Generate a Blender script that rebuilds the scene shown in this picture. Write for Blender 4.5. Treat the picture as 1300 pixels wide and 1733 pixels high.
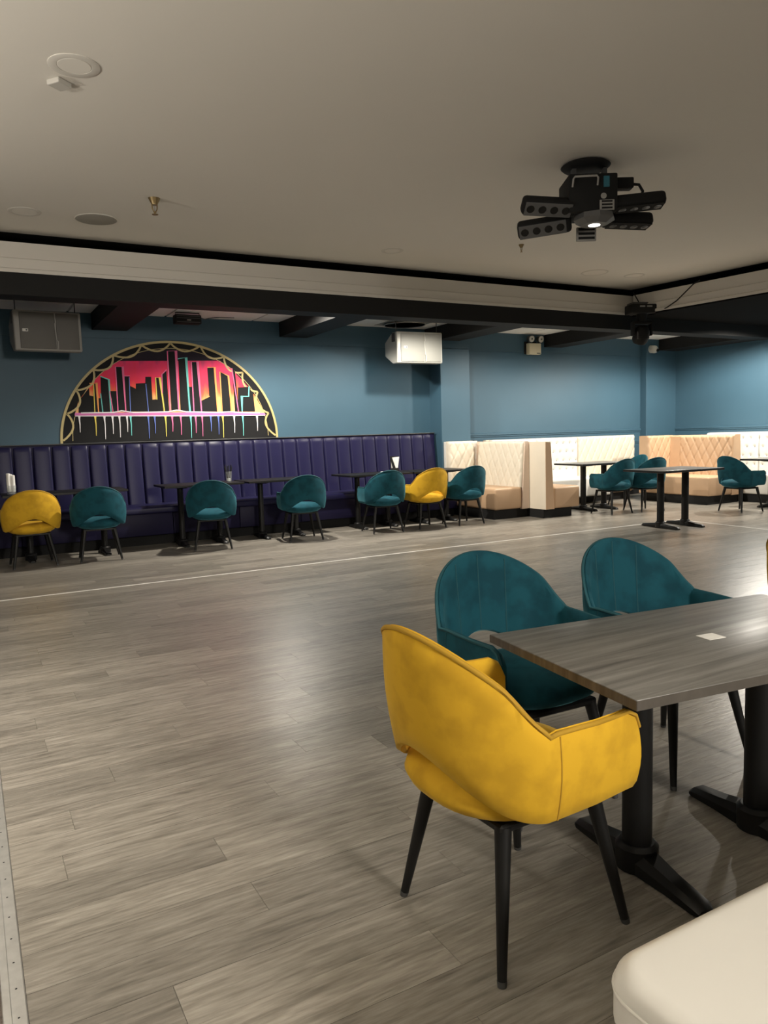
import bpy, bmesh, math, random
from mathutils import Vector, Matrix
random.seed(7)
PI = math.pi
for o in list(bpy.data.objects):
    bpy.data.objects.remove(o)
S = bpy.context.scene
C = S.collection

# ------------------------------------------------------------------ camera
cam_d = bpy.data.cameras.new('camera')
cam = bpy.data.objects.new('camera', cam_d)
C.objects.link(cam)
cam_d.sensor_fit = 'AUTO'
cam_d.sensor_width = 36.0
cam_d.lens = 36.0 * 1270.0 / 1733.0
cam_d.clip_start = 0.05
vx = Vector((2294, 201, -1270)).normalized()
vy = Vector((-710, 110, -1270)); vy = (vy - vx * vx.dot(vy)).normalized()
vz = vx.cross(vy)
M3 = Matrix((vx, vy, vz))
CH = 1.30
cam.matrix_world = Matrix.Translation((0, 0, CH)) @ M3.to_4x4()
S.camera = cam

# ------------------------------------------------------------------ world, exposure
w = bpy.data.worlds.new('world'); S.world = w
w.use_nodes = True
w.node_tree.nodes['Background'].inputs[0].default_value = (0.5, 0.52, 0.55, 1)
w.node_tree.nodes['Background'].inputs[1].default_value = 0.02
S.view_settings.view_transform = 'Standard'
S.view_settings.look = 'None'
S.view_settings.gamma = 1.0
S.view_settings.use_curve_mapping = False
S.view_settings.exposure = 0.34

# ------------------------------------------------------------------ room lamps (ceiling spots of the perimeter, added fill at the left)
def spot(x, y, z, energy, size=150, blend=0.5, radius=0.06, col=(1.0, 0.93, 0.82), tx=0.0, ty=0.0):
    d = bpy.data.lights.new('ceiling_or_fill_spot', 'SPOT')
    d.energy = energy; d.spot_size = math.radians(size); d.spot_blend = blend
    d.shadow_soft_size = radius; d.color = col
    o = bpy.data.objects.new('ceiling_or_fill_spot', d)
    o.location = (x, y, z)
    o.rotation_euler = Vector((tx, ty, -1)).to_track_quat('-Z', 'Y').to_euler()
    C.objects.link(o)
    return o
# back perimeter, behind the black beam
spot(3.45, 8.60, 2.87, 360, size=172, blend=0.4, tx=0.16, ty=-0.10)
for a in ((5.72, 8.46, 2.87, 170), (8.25, 8.46, 2.87, 170), (10.6, 8.50, 2.87, 190)):
    spot(*a, size=170, blend=0.42)
# right perimeter
for a in ((11.1, 7.3, 2.86, 300), (10.5, 2.8, 2.86, 260)):
    spot(*a, size=170, blend=0.3)
# perimeter behind the camera
spot(2.0, -3.4, 2.60, 900, size=80, blend=0.8, radius=0.45, tx=-0.35, ty=2.2)
for a in ((-1.2, -2.4, 2.80, 200), (5.6, -2.0, 2.80, 300)):
    spot(*a, size=125, blend=0.6)
# narrower unseen spot, added to brighten the left of the dance floor
spot(-1.1, 3.7, 2.88, 290, size=100, blend=0.9)
# added unseen uplights left of the frame, brightening the tray ceiling
for x, y, e_ in ((-2.6, -0.5, 320), (-2.6, 2.5, 350), (-2.6, 5.2, 150)):
    o = spot(x, y, 2.1, e_, size=150, blend=0.6, radius=0.15, col=(1.0, 0.93, 0.82))
    o.rotation_euler = Vector((0.35, 0, 1)).to_track_quat('-Z', 'Y').to_euler(); o.name = 'added_uplight'; o.data.name = 'added_uplight'

# ------------------------------------------------------------------ materials
def mat(name, col, rough=0.5, metal=0.0, spec=0.5, sheen=0.0, sheen_tint=None, coat=0.0,
        noise=0.0, nscale=8.0, bump=0.0, bscale=60.0, emit=0.0, dark=None, stretch=None, ior=None, tight=False):
    m = bpy.data.materials.new(name); m.use_nodes = True
    nt = m.node_tree; b = nt.nodes['Principled BSDF']
    b.inputs['Base Color'].default_value = (*col, 1)
    b.inputs['Roughness'].default_value = rough
    b.inputs['Metallic'].default_value = metal
    b.inputs['Specular IOR Level'].default_value = spec
    if sheen:
        b.inputs['Sheen Weight'].default_value = sheen
        b.inputs['Sheen Roughness'].default_value = 0.35
        if sheen_tint: b.inputs['Sheen Tint'].default_value = (*sheen_tint, 1)
    if coat: b.inputs['Coat Weight'].default_value = coat
    if emit:
        b.inputs['Emission Color'].default_value = (*col, 1)
        b.inputs['Emission Strength'].default_value = emit
    tc = nt.nodes.new('ShaderNodeTexCoord')
    src = tc.outputs['Object']
    if tight:
        oi = nt.nodes.new('ShaderNodeObjectInfo'); vm = nt.nodes.new('ShaderNodeVectorMath'); vm.operation = 'ADD'
        nt.links.new(src, vm.inputs[0]); nt.links.new(oi.outputs['Location'], vm.inputs[1]); src = vm.outputs[0]
    if stretch:
        mp = nt.nodes.new('ShaderNodeMapping'); mp.inputs['Scale'].default_value = stretch
        nt.links.new(src, mp.inputs[0]); src = mp.outputs[0]
    if noise:
        n = nt.nodes.new('ShaderNodeTexNoise'); n.inputs['Scale'].default_value = nscale; n.inputs['Detail'].default_value = 5
        nt.links.new(src, n.inputs['Vector'])
        r = nt.nodes.new('ShaderNodeValToRGB')
        r.color_ramp.elements[0].position = 0.38 if tight else 0.3; r.color_ramp.elements[1].position = 0.56 if tight else 0.72
        dk = dark if dark else tuple(c * (1 - noise) for c in col)
        r.color_ramp.elements[0].color = (*dk, 1); r.color_ramp.elements[1].color = (*col, 1)
        nt.links.new(n.outputs[0], r.inputs[0]); nt.links.new(r.outputs[0], b.inputs['Base Color'])
    if bump:
        n2 = nt.nodes.new('ShaderNodeTexNoise'); n2.inputs['Scale'].default_value = bscale; n2.inputs['Detail'].default_value = 4
        nt.links.new(src, n2.inputs['Vector'])
        bp = nt.nodes.new('ShaderNodeBump'); bp.inputs['Strength'].default_value = bump; bp.inputs['Distance'].default_value = 0.01
        nt.links.new(n2.outputs[0], bp.inputs['Height']); nt.links.new(bp.outputs[0], b.inputs['Normal'])
    return m

def wood(name, c1, c2, c3, rough, bump, use_rand=True, sx=1.3, sy=26.0):
    m = bpy.data.materials.new(name); m.use_nodes = True
    nt = m.node_tree; b = nt.nodes['Principled BSDF']; L = nt.links.new
    g = nt.nodes.new('ShaderNodeNewGeometry')
    pos = g.outputs['Position']
    if use_rand:
        oi = nt.nodes.new('ShaderNodeObjectInfo')
        ad = nt.nodes.new('ShaderNodeMath'); ad.operation = 'ADD'
        L(oi.outputs['Random'], ad.inputs[0]); L(g.outputs['Random Per Island'], ad.inputs[1])
        fr = nt.nodes.new('ShaderNodeMath'); fr.operation = 'FRACT'; L(ad.outputs[0], fr.inputs[0])
        cx = nt.nodes.new('ShaderNodeCombineXYZ')
        ml = nt.nodes.new('ShaderNodeMath'); ml.operation = 'MULTIPLY'; ml.inputs[1].default_value = 37.0
        L(fr.outputs[0], ml.inputs[0]); L(ml.outputs[0], cx.inputs[0]); L(ml.outputs[0], cx.inputs[2])
        va = nt.nodes.new('ShaderNodeVectorMath'); va.operation = 'ADD'
        L(pos, va.inputs[0]); L(cx.outputs[0], va.inputs[1]); pos = va.outputs[0]
    mp = nt.nodes.new('ShaderNodeMapping'); mp.inputs['Scale'].default_value = (sx, sy, sx)
    L(pos, mp.inputs[0])
    n = nt.nodes.new('ShaderNodeTexNoise'); n.inputs['Scale'].default_value = 1.0; n.inputs['Detail'].default_value = 8
    n.inputs['Roughness'].default_value = 0.62; n.inputs['Distortion'].default_value = 0.35
    L(mp.outputs[0], n.inputs['Vector'])
    if use_rand:
        mp2 = nt.nodes.new('ShaderNodeMapping'); mp2.inputs['Scale'].default_value = (sx*3.5, sy*3.2, sx)
        L(pos, mp2.inputs[0])
        nn = nt.nodes.new('ShaderNodeTexNoise'); nn.inputs['Scale'].default_value = 1.0; nn.inputs['Detail'].default_value = 6
        L(mp2.outputs[0], nn.inputs['Vector'])
        mxn = nt.nodes.new('ShaderNodeMix'); mxn.data_type = 'FLOAT'; mxn.inputs[0].default_value = 0.42
        L(n.outputs[0], mxn.inputs[2]); L(nn.outputs[0], mxn.inputs[3])
        # scattered knots
        mp3 = nt.nodes.new('ShaderNodeMapping'); mp3.inputs['Scale'].default_value = (2.2, 6.5, 1.0); L(pos, mp3.inputs[0])
        vo = nt.nodes.new('ShaderNodeTexVoronoi'); vo.inputs['Scale'].default_value = 1.0; L(mp3.outputs[0], vo.inputs['Vector'])
        km = nt.nodes.new('ShaderNodeMapRange'); km.inputs[1].default_value = 0.03; km.inputs[2].default_value = 0.12
        km.inputs[3].default_value = 0.16; km.inputs[4].default_value = 0.0; L(vo.outputs['Distance'], km.inputs[0])
        sb = nt.nodes.new('ShaderNodeMath'); sb.operation = 'SUBTRACT'; L(mxn.outputs[0], sb.inputs[0]); L(km.outputs[0], sb.inputs[1])
        class _N: outputs = [sb.outputs[0]]
        n = _N
    r = nt.nodes.new('ShaderNodeValToRGB')
    e = r.color_ramp.elements
    e[0].position = 0.30; e[0].color = (*c1, 1); e[1].position = 0.70; e[1].color = (*c3, 1)
    k = e.new(0.5); k.color = (*c2, 1)
    L(n.outputs[0], r.inputs[0]); col = r.outputs[0]
    if use_rand:
        hs = nt.nodes.new('ShaderNodeHueSaturation')
        mr = nt.nodes.new('ShaderNodeMapRange'); mr.inputs[3].default_value = 0.80; mr.inputs[4].default_value = 1.18
        L(fr.outputs[0], mr.inputs[0]); L(mr.outputs[0], hs.inputs['Value']); L(col, hs.inputs['Color']); col = hs.outputs[0]
    L(col, b.inputs['Base Color'])
    rr = nt.nodes.new('ShaderNodeMapRange'); rr.inputs[3].default_value = rough + 0.10; rr.inputs[4].default_value = rough - 0.08
    L(n.outputs[0], rr.inputs[0]); L(rr.outputs[0], b.inputs['Roughness'])
    bp = nt.nodes.new('ShaderNodeBump'); bp.inputs['Strength'].default_value = bump; bp.inputs['Distance'].default_value = 0.01
    L(n.outputs[0], bp.inputs['Height']); L(bp.outputs[0], b.inputs['Normal'])
    return m

MT = {}
MT['plank'] = wood('plank_vinyl', (0.120, 0.108, 0.090), (0.255, 0.233, 0.199), (0.390, 0.362, 0.318), 0.30, 0.22, sx=3.2, sy=34)
MT['subfloor'] = mat('subfloor', (0.06, 0.05, 0.045), 0.8)
MT['carpet'] = mat('carpet', (0.16, 0.13, 0.11), 0.95, noise=0.4, nscale=60, bump=0.5, bscale=200)
MT['alu'] = mat('brushed_aluminium', (0.62, 0.61, 0.58), 0.38, metal=0.7, noise=0.15, nscale=30)
MT['hole'] = mat('screw_hole', (0.02, 0.02, 0.02), 0.7)
MT['line'] = mat('white_line', (0.80, 0.78, 0.74), 0.4)
MT['wall'] = mat('blue_wall_paint', (0.044, 0.103, 0.150), 0.52, noise=0.10, nscale=1.2, bump=0.03, bscale=120)
MT['ceil'] = mat('ceiling_paint', (0.72, 0.69, 0.63), 0.9, noise=0.03, nscale=0.8)
MT['cream'] = mat('cream_moulding', (0.66, 0.63, 0.58), 0.55)
MT['black'] = mat('black_paint', (0.014, 0.014, 0.014), 0.7, spec=0.2)
MT['soffit'] = mat('matt_black', (0.006, 0.006, 0.006), 0.95, spec=0.05)
MT['tile'] = mat('ceiling_tile', (0.84, 0.83, 0.80), 0.9, noise=0.06, nscale=40)
MT['tbar'] = mat('ceiling_grid', (0.55, 0.55, 0.53), 0.6)
MT['purple'] = mat('purple_vinyl', (0.013, 0.012, 0.048), 0.38, noise=0.12, nscale=3, spec=0.22)
MT['purple_d'] = mat('purple_vinyl_front', (0.012, 0.010, 0.038), 0.5, spec=0.2)
MT['yellow'] = mat('mustard_velvet', (0.64, 0.375, 0.024), 0.85, sheen=0.35, sheen_tint=(1.0, 0.75, 0.25), noise=0.4, nscale=11, dark=(0.53, 0.305, 0.020), spec=0.2, tight=True)
MT['teal'] = mat('teal_velvet', (0.0075, 0.068, 0.094), 0.85, sheen=0.4, sheen_tint=(0.25, 0.72, 0.85), noise=0.4, nscale=11, dark=(0.005, 0.046, 0.066), spec=0.2, tight=True)
MT['yseam'] = mat('mustard_piping', (0.42, 0.24, 0.015), 0.8)
MT['tseam'] = mat('teal_piping', (0.010, 0.075, 0.095), 0.8)
MT['leg'] = mat('black_metal', (0.006, 0.006, 0.006), 0.45, spec=0.35)
MT['ttop'] = wood('table_laminate', (0.085, 0.081, 0.073), (0.155, 0.148, 0.135), (0.245, 0.236, 0.217), 0.34, 0.03, use_rand=False, sx=1.6, sy=30)
MT['tedge'] = wood('table_edge_band', (0.040, 0.034, 0.028), (0.070, 0.060, 0.050), (0.11, 0.095, 0.08), 0.45, 0.03, use_rand=False, sx=1.6, sy=30)
MT['white_v'] = mat('white_vinyl', (0.72, 0.70, 0.65), 0.38, noise=0.05, nscale=4)
MT['cream_v'] = mat('cream_vinyl', (0.72, 0.65, 0.53), 0.42, noise=0.05, nscale=4)
MT['pink_v'] = mat('blush_vinyl', (0.70, 0.55, 0.44), 0.45, noise=0.05, nscale=4)
MT['tan_v'] = mat('tan_vinyl', (0.55, 0.365, 0.225), 0.42, noise=0.08, nscale=4)
MT['seam'] = mat('quilt_stitch', (0.62, 0.50, 0.36), 0.6)
MT['whitepl'] = mat('white_plastic', (0.48, 0.48, 0.44), 0.45)
MT['grille_shade'] = mat('shaded_grille', (0.13, 0.125, 0.115), 0.6)  # left loudspeaker grille, its shade put into the grey
MT['grille'] = mat('white_grille', (0.30, 0.30, 0.275), 0.55, bump=0.2, bscale=300)
MT['ltgrey'] = mat('light_grey_plastic', (0.32, 0.31, 0.29), 0.5)
MT['dkgrey'] = mat('dark_grey_plastic', (0.06, 0.06, 0.06), 0.5)
MT['chrome'] = mat('chrome', (0.7, 0.7, 0.7), 0.15, metal=1.0)
MT['brass'] = mat('aged_brass', (0.30, 0.22, 0.11), 0.4, metal=0.8)
MT['paper'] = mat('white_paper', (0.85, 0.84, 0.80), 0.7)
MT['box'] = mat('cream_box', (0.72, 0.66, 0.48), 0.5)
MT['gold'] = mat('gold_paint', (0.52, 0.42, 0.18), 0.45)
MT['mblack'] = mat('mural_black', (0.011, 0.011, 0.012), 0.7, spec=0.2)
MT['mdark'] = mat('mural_night', (0.022, 0.016, 0.026), 0.7, spec=0.2)
for nm, c in dict(pink=(0.85, 0.16, 0.36), aqua=(0.16, 0.62, 0.58), orange=(0.90, 0.36, 0.10), yellow_p=(0.85, 0.68, 0.12),
                  blue=(0.10, 0.16, 0.50), whitep=(0.80, 0.78, 0.80), magenta=(0.62, 0.16, 0.42)).items():
    MT['p_' + nm] = mat('paint_' + nm, c, 0.6)
MT['lens'] = mat('lamp_lens', (1.0, 0.97, 0.9), 0.3, emit=3.0)
MT['display'] = mat('blue_display', (0.02, 0.12, 0.16), 0.3, emit=0.03)
MT['darklens'] = mat('dark_lens', (0.01, 0.01, 0.01), 0.15)
MT['grate'] = mat('bar_face', (0.11, 0.11, 0.11), 0.5)
gm = bpy.data.materials.new('clear_glass'); gm.use_nodes = True
gb = gm.node_tree.nodes['Principled BSDF']
gb.inputs['Base Color'].default_value = (0.95, 0.97, 0.97, 1); gb.inputs['Roughness'].default_value = 0.05
gb.inputs['Transmission Weight'].default_value = 0.9; gb.inputs['IOR'].default_value = 1.3
MT['glass'] = gm
# painted sunset: colour runs from crimson to orange with the height on the wall
sk = bpy.data.materials.new('mural_sunset'); sk.use_nodes = True
nt = sk.node_tree; b = nt.nodes['Principled BSDF']; b.inputs['Roughness'].default_value = 0.6
tc = nt.nodes.new('ShaderNodeTexCoord'); sp = nt.nodes.new('ShaderNodeSeparateXYZ'); nt.links.new(tc.outputs['Object'], sp.inputs[0])
nz = nt.nodes.new('ShaderNodeTexNoise'); nz.inputs['Scale'].default_value = 4.0
mpn = nt.nodes.new('ShaderNodeMapping'); mpn.inputs['Scale'].default_value = (2.2, 1, 0.7)
nt.links.new(tc.outputs['Object'], mpn.inputs[0]); nt.links.new(mpn.outputs[0], nz.inputs['Vector'])
ma = nt.nodes.new('ShaderNodeMath'); ma.operation = 'MULTIPLY_ADD'; ma.inputs[1].default_value = 0.45
nt.links.new(nz.outputs[0], ma.inputs[0]); nt.links.new(sp.outputs[2], ma.inputs[2])
mr = nt.nodes.new('ShaderNodeMapRange'); mr.inputs[1].default_value = 0.50; mr.inputs[2].default_value = 1.32
nt.links.new(ma.outputs[0], mr.inputs[0])
rp = nt.nodes.new('ShaderNodeValToRGB'); e = rp.color_ramp.elements
e[0].position = 0.0; e[0].color = (0.85, 0.48, 0.22, 1); e[1].position = 1.0; e[1].color = (0.66, 0.025, 0.13, 1)
for p_, c_ in ((0.30, (0.85, 0.42, 0.14, 1)), (0.45, (0.85, 0.13, 0.035, 1)), (0.60, (0.90, 0.016, 0.07, 1)), (0.92, (0.90, 0.020, 0.14, 1))):
    k = e.new(p_); k.color = c_
nt.links.new(mr.outputs[0], rp.inputs[0]); nt.links.new(rp.outputs[0], b.inputs['Base Color'])
MT['sunset'] = sk

# ------------------------------------------------------------------ mesh helpers
class MB:
    def __init__(s): s.v = []; s.f = []
    def add(s, vs, fs):
        o = len(s.v); s.v += [tuple(v) for v in vs]; s.f += [tuple(i + o for i in f) for f in fs]; return s
    def box(s, x0, x1, y0, y1, z0, z1):
        return s.add([(x0,y0,z0),(x1,y0,z0),(x1,y1,z0),(x0,y1,z0),(x0,y0,z1),(x1,y0,z1),(x1,y1,z1),(x0,y1,z1)],
                     [(0,3,2,1),(4,5,6,7),(0,1,5,4),(1,2,6,5),(2,3,7,6),(3,0,4,7)])
    def rbox(s, x0, x1, y0, y1, z0, z1, r=0.01, seg=3):
        bm = bmesh.new(); bmesh.ops.create_cube(bm, size=1)
        for v in bm.verts:
            v.co = Vector(((x0+x1)/2 + v.co.x*(x1-x0), (y0+y1)/2 + v.co.y*(y1-y0), (z0+z1)/2 + v.co.z*(z1-z0)))
        r = min(r, 0.49*min(x1-x0, y1-y0, z1-z0))
        bmesh.ops.bevel(bm, geom=bm.edges[:], offset=r, segments=seg, profile=0.5, affect='EDGES')
        return s.bm(bm)
    def bm(s, bm):
        bm.verts.index_update()
        s.add([v.co[:] for v in bm.verts], [[v.index for v in f.verts] for f in bm.faces]); bm.free(); return s
    def cone(s, p0, p1, r0, r1=None, n=16, cap=True):
        r1 = r0 if r1 is None else r1
        p0 = Vector(p0); p1 = Vector(p1); d = (p1-p0).normalized()
        a = d.orthogonal().normalized(); b = d.cross(a)
        vs = []
        for p, r in ((p0, r0), (p1, r1)):
            for i in range(n):
                t = 2*PI*i/n; vs.append(p + a*(math.cos(t)*r) + b*(math.sin(t)*r))
        fs = [(i, (i+1) % n, n+(i+1) % n, n+i) for i in range(n)]
        if cap: fs += [tuple(range(n-1, -1, -1)), tuple(range(n, 2*n))]
        return s.add(vs, fs)
    def lathe(s, prof, c=(0,0,0), n=24):
        vs = []; fs = []
        for (r, z) in prof:
            for i in range(n):
                t = 2*PI*i/n; vs.append((c[0]+r*math.cos(t), c[1]+r*math.sin(t), c[2]+z))
        for k in range(len(prof)-1):
            for i in range(n):
                fs.append((k*n+i, k*n+(i+1) % n, (k+1)*n+(i+1) % n, (k+1)*n+i))
        if prof[0][0] > 1e-6: fs.append(tuple(range(n-1, -1, -1)))
        if prof[-1][0] > 1e-6: fs.append(tuple((len(prof)-1)*n+i for i in range(n)))
        return s.add(vs, fs)
    def tube(s, pts, r, n=8, closed=False):
        pts = [Vector(p) for p in pts]; m = len(pts); vs = []; fs = []; a = None
        for k, p in enumerate(pts):
            d = (pts[(k+1) % m if closed else min(k+1, m-1)] - pts[(k-1) % m if closed else max(k-1, 0)]).normalized()
            if a is None: a = d.orthogonal().normalized()
            a = (a - d*a.dot(d)).normalized(); b = d.cross(a)
            for i in range(n):
                t = 2*PI*i/n; vs.append(p + a*(math.cos(t)*r) + b*(math.sin(t)*r))
        for k in range(m if closed else m-1):
            q = (k+1) % m
            for i in range(n):
                fs.append((k*n+i, k*n+(i+1) % n, q*n+(i+1) % n, q*n+i))
        if not closed: fs += [tuple(range(n-1, -1, -1)), tuple((m-1)*n+i for i in range(n))]
        return s.add(vs, fs)
    def prism(s, poly, axis, a0, a1):
        # poly: 2D outline; axis 'x': (y,z), 'y': (x,z), 'z': (x,y)
        def P(q, a): return (a, q[0], q[1]) if axis == 'x' else ((q[0], a, q[1]) if axis == 'y' else (q[0], q[1], a))
        n = len(poly)
        return s.add([P(q, a0) for q in poly] + [P(q, a1) for q in poly],
                     [tuple(range(n-1, -1, -1)), tuple(range(n, 2*n))] + [(i, (i+1) % n, n+(i+1) % n, n+i) for i in range(n)])
    def ribbon(s, pts, wd, y0, y1):
        # flat painted stroke in the XZ plane
        n = len(pts); P = [Vector((p[0], p[1])) for p in pts]; L = []; R = []
        for i, p in enumerate(P):
            d = (P[min(i+1, n-1)] - P[max(i-1, 0)])
            d = d.normalized() if d.length > 1e-9 else Vector((1, 0)); q = Vector((-d.y, d.x))
            k = 1.0
            if 0 < i < n-1:
                d1 = (P[i]-P[i-1]).normalized(); k = 1/max(0.45, abs(d1.dot(d)))
            ww = wd[i] if isinstance(wd, (list, tuple)) else wd
            L.append(p + q*ww*0.5*k); R.append(p - q*ww*0.5*k)
        for i in range(n-1):
            s.prism([L[i], L[i+1], R[i+1], R[i]], 'y', y0, y1)
        return s
    def xf(s, M):
        s.v = [tuple(M @ Vector(v)) for v in s.v]; return s

def mesh_of(name, mb, mats, smooth=None, recalc=True):
    me = bpy.data.meshes.new(name)
    me.from_pydata(mb.v, [], mb.f); 
    if recalc:
        bm = bmesh.new(); bm.from_mesh(me); bmesh.ops.recalc_face_normals(bm, faces=bm.faces[:]); bm.to_mesh(me); bm.free()
    for m in (mats if isinstance(mats, (list, tuple)) else [mats]): me.materials.append(m)
    if smooth:
        me.polygons.foreach_set('use_smooth', [True]*len(me.polygons))
        me.set_sharp_from_angle(angle=math.radians(smooth))
    me.update()
    return me

def obj(name, mb, m, parent=None, smooth=None, data=None, loc=None):
    me = data if data is not None else mesh_of(name, mb, MT[m] if isinstance(m, str) else m, smooth)
    o = bpy.data.objects.new(name, me); C.objects.link(o)
    if parent is not None: o.parent = parent
    if loc is not None: o.location = loc
    return o
def tag(o, label, cat, group=None):
    o['label'] = label; o['category'] = cat
    if group: o['group'] = group
    return o
def thing(name, label, cat, loc=(0,0,0), rz=0.0, group=None):
    o = bpy.data.objects.new(name, None); C.objects.link(o)
    o.empty_display_size = 0.1; o.location = loc; o.rotation_euler = (0, 0, rz)
    return tag(o, label, cat, group)
def struct(name, mb, m, parent=None, smooth=None):
    o = obj(name, mb, m, parent, smooth)
    if parent is None: o['kind'] = 'structure'
    return o
def dup(root, label, loc, rz=0.0, group=None):
    r = root.copy(); C.objects.link(r); r.location = loc; r.rotation_euler = (0, 0, rz); r['label'] = label
    if group: r['group'] = group
    for ch in list(root.children):
        c = ch.copy(); C.objects.link(c); c.parent = r
        for g in ch.children:
            d = g.copy(); C.objects.link(d); d.parent = c
    return r
def sstep(a, b_, x):
    t = max(0.0, min(1.0, (x-a)/(b_-a))); return t*t*(3-2*t)

# ================================================================== SETTING
WX0, WX1, WY0, WY1 = -6.0, 12.3, -5.0, 10.35      # room
TY = 8.10                                          # inner face of the back bulkhead
TX = 8.79                                          # tray corner
ZT, ZC, ZS = 2.95, 3.34, 2.92                      # tile ceiling, tray ceiling, black soffit
ZB = 2.73                                          # underside of beams

fl = struct('floor', MB().box(-0.02, WX1, WY0, WY1, -0.12, -0.006), 'subfloor')
# vinyl planks: 0.15 x 1.22 m laid along X
PW, PL = 0.152, 1.22
plank_me = mesh_of('plank', MB().box(0, PL-0.0012, 0, PW-0.0010, -0.006, 0), MT['plank'])
planks = []
j = 0; y = -0.4
while y < WY1:
    off = (j*0.437 + random.uniform(-0.1, 0.1)) % 1.0
    x = 0.032 - off*PL
    while x < WX1:
        planks.append((x, y)); x += PL
    y += PW; j += 1
def in_view(x, y):
    best = None
    for qx in (x+0.1, x+PL/2, x+PL-0.1):
        d = M3.transposed() @ (Vector((qx, y+PW/2, -CH)))
        if d.z > -0.1: continue
        px = 650 + 1270*d.x/-d.z; py = 866.5 - 1270*d.y/-d.z
        if -40 < px < 1340 and -20 < py < 1760:
            best = max(best or 0, 1/(d.z*d.z))
    return best
vis = [(in_view(x, y), x, y) for x, y in planks if x >= 0.032 and x+PL < WX1]
vis = sorted([q for q in vis if q[0]], reverse=True)[:300]
vset = {(round(q[1], 4), round(q[2], 4)) for q in vis}
for _, x, y in vis:
    obj('plank', None, None, fl, data=plank_me, loc=(x, y, random.uniform(-0.0003, 0)))
rest = MB()
for x, y in planks:
    if (round(x, 4), round(y, 4)) in vset: continue
    x0, x1 = max(x, 0.032), min(x+PL-0.0012, WX1)
    if x1 - x0 > 0.02:
        rest.add([(x0,y,0),(x1,y,0),(x1,y+PW-0.001,0),(x0,y+PW-0.001,0)], [(0,1,2,3)])
ro = obj('far_planks', rest, 'plank', fl); ro['kind'] = 'stuff'
struct('floor_carpet', MB().box(WX0, -0.021, WY0, WY1, -0.12, 0.0), 'carpet')

# white border line of the dance floor
ln = thing('dance_floor_line', 'thin white border line bent at a corner around the dance floor', 'floor line', (0, 0, 0))
obj('line_run', MB().box(0.04, 8.585, 7.015, 7.045, 0.0, 0.0015), 'line', ln)
sl = math.tan(math.radians(3.0))
obj('line_run', MB().prism([(8.555, 7.015), (8.585, 7.015), (8.585-2.7*0.045, 4.3), (8.555-2.7*0.045, 4.3)], 'z', 0.0, 0.0015), 'line', ln)
# metal edging strip at the left
st = thing('edging_strip', 'silver metal floor edging strip with screw holes at the left', 'floor strip', (0, 0, 0))
obj('strip', MB().prism([(-0.020, 0.0), (-0.016, 0.004), (0.028, 0.004), (0.031, 0.0)], 'y', -0.4, 9.5), 'alu', st)
obj('ridge', MB().prism([(-0.021, 0.004), (-0.019, 0.007), (-0.003, 0.007), (-0.001, 0.004)], 'y', -0.4, 9.5), 'alu', st)
hole_me = mesh_of('screw_hole', MB().lathe([(0.0028, 0.0), (0.0028, 0.0006)], (0, 0, 0), 8), MT['hole'])
for k in range(12):
    obj('screw_hole', None, None, st, data=hole_me, loc=(0.012, 1.70+0.105*k, 0.0038))

# walls
UZ = 2.64
wb = struct('wall_back', MB().box(WX0, WX1, WY1, WY1+0.15, 0, 3.5), 'wall')
obj('upper_board', MB().box(WX0, 6.66, WY1-0.018, WY1, UZ, ZT), 'wall', wb)
obj('upper_board', MB().box(7.22, WX1, WY1-0.018, WY1, UZ, ZT), 'wall', wb)
obj('pilaster', MB().rbox(6.66, 7.22, 10.02, WY1+0.01, 0, 2.62, 0.006, 2), 'wall', wb)
obj('pilaster_cap', MB().rbox(6.655, 7.225, 10.012, WY1+0.01, 2.625, 2.95, 0.004, 2), 'wall', wb)
obj('corner_pilaster', MB().rbox(11.48, WX1+0.01, 10.20, WY1+0.01, 0, 2.95, 0.006, 2), 'wall', wb)
wr = struct('wall_right', MB().box(WX1, WX1+0.15, WY0, WY1, 0, 3.5), 'wall')
struct('wall_left', MB().box(WX0-0.15, WX0, WY0, WY1, 0, 3.5), 'wall')
struct('wall_front', MB().box(WX0, WX1, WY0-0.15, WY0, 0, 3.5), 'wall')
def rail_prof(d): return [(-0.0, 1.20), (-0.012, 1.205), (-0.012, 1.222), (-0.022, 1.232), (-0.022, 1.262), (0.0, 1.27)]
struct('trim_1', MB().prism([(WY1+p[0], p[1]) for p in rail_prof(0)], 'x', 7.22, 11.48), 'wall')
struct('trim_2', MB().prism([(WX1+p[0], p[1]) for p in rail_prof(0)], 'y', 2.0, 10.20), 'wall')
struct('trim_3', MB().prism([(WY1+p[0]*0.8, p[1]-0.22) for p in rail_prof(0)], 'x', 7.22, 11.48), 'wall')
struct('baseboard_back', MB().box(7.22, 11.48, WY1-0.015, WY1, 0, 0.12), 'black')
struct('baseboard_right', MB().box(WX1-0.015, WX1, -5, 10.2, 0, 0.12), 'black')

# ceilings
ce = struct('ceiling', MB().prism([(-3.2, -2.7), (TX+0.14+1.13, -2.7), (TX+0.14, TY+0.14), (-3.2, TY+0.14)], 'z', ZC, ZC+0.1), 'ceil')
struct('ceiling_shade_back', MB().prism([(-3.2, TY+0.14), (TX+0.14, TY+0.14), (TX+1.6, TY+0.14), (TX+1.6, TY+0.62), (-3.2, TY+0.62)], 'z', ZC, ZC+0.1), 'black')  # ceiling coloured black here for the shade behind the back moulding
struct('ceiling_shade_right', MB().prism([(TX+0.14, TY+0.14), (TX+0.14+1.13, -2.7), (TX+1.9, -2.7), (TX+1.6, TY+0.14)], 'z', ZC, ZC+0.1), 'black')  # same shade, put in as black along the right moulding
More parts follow.
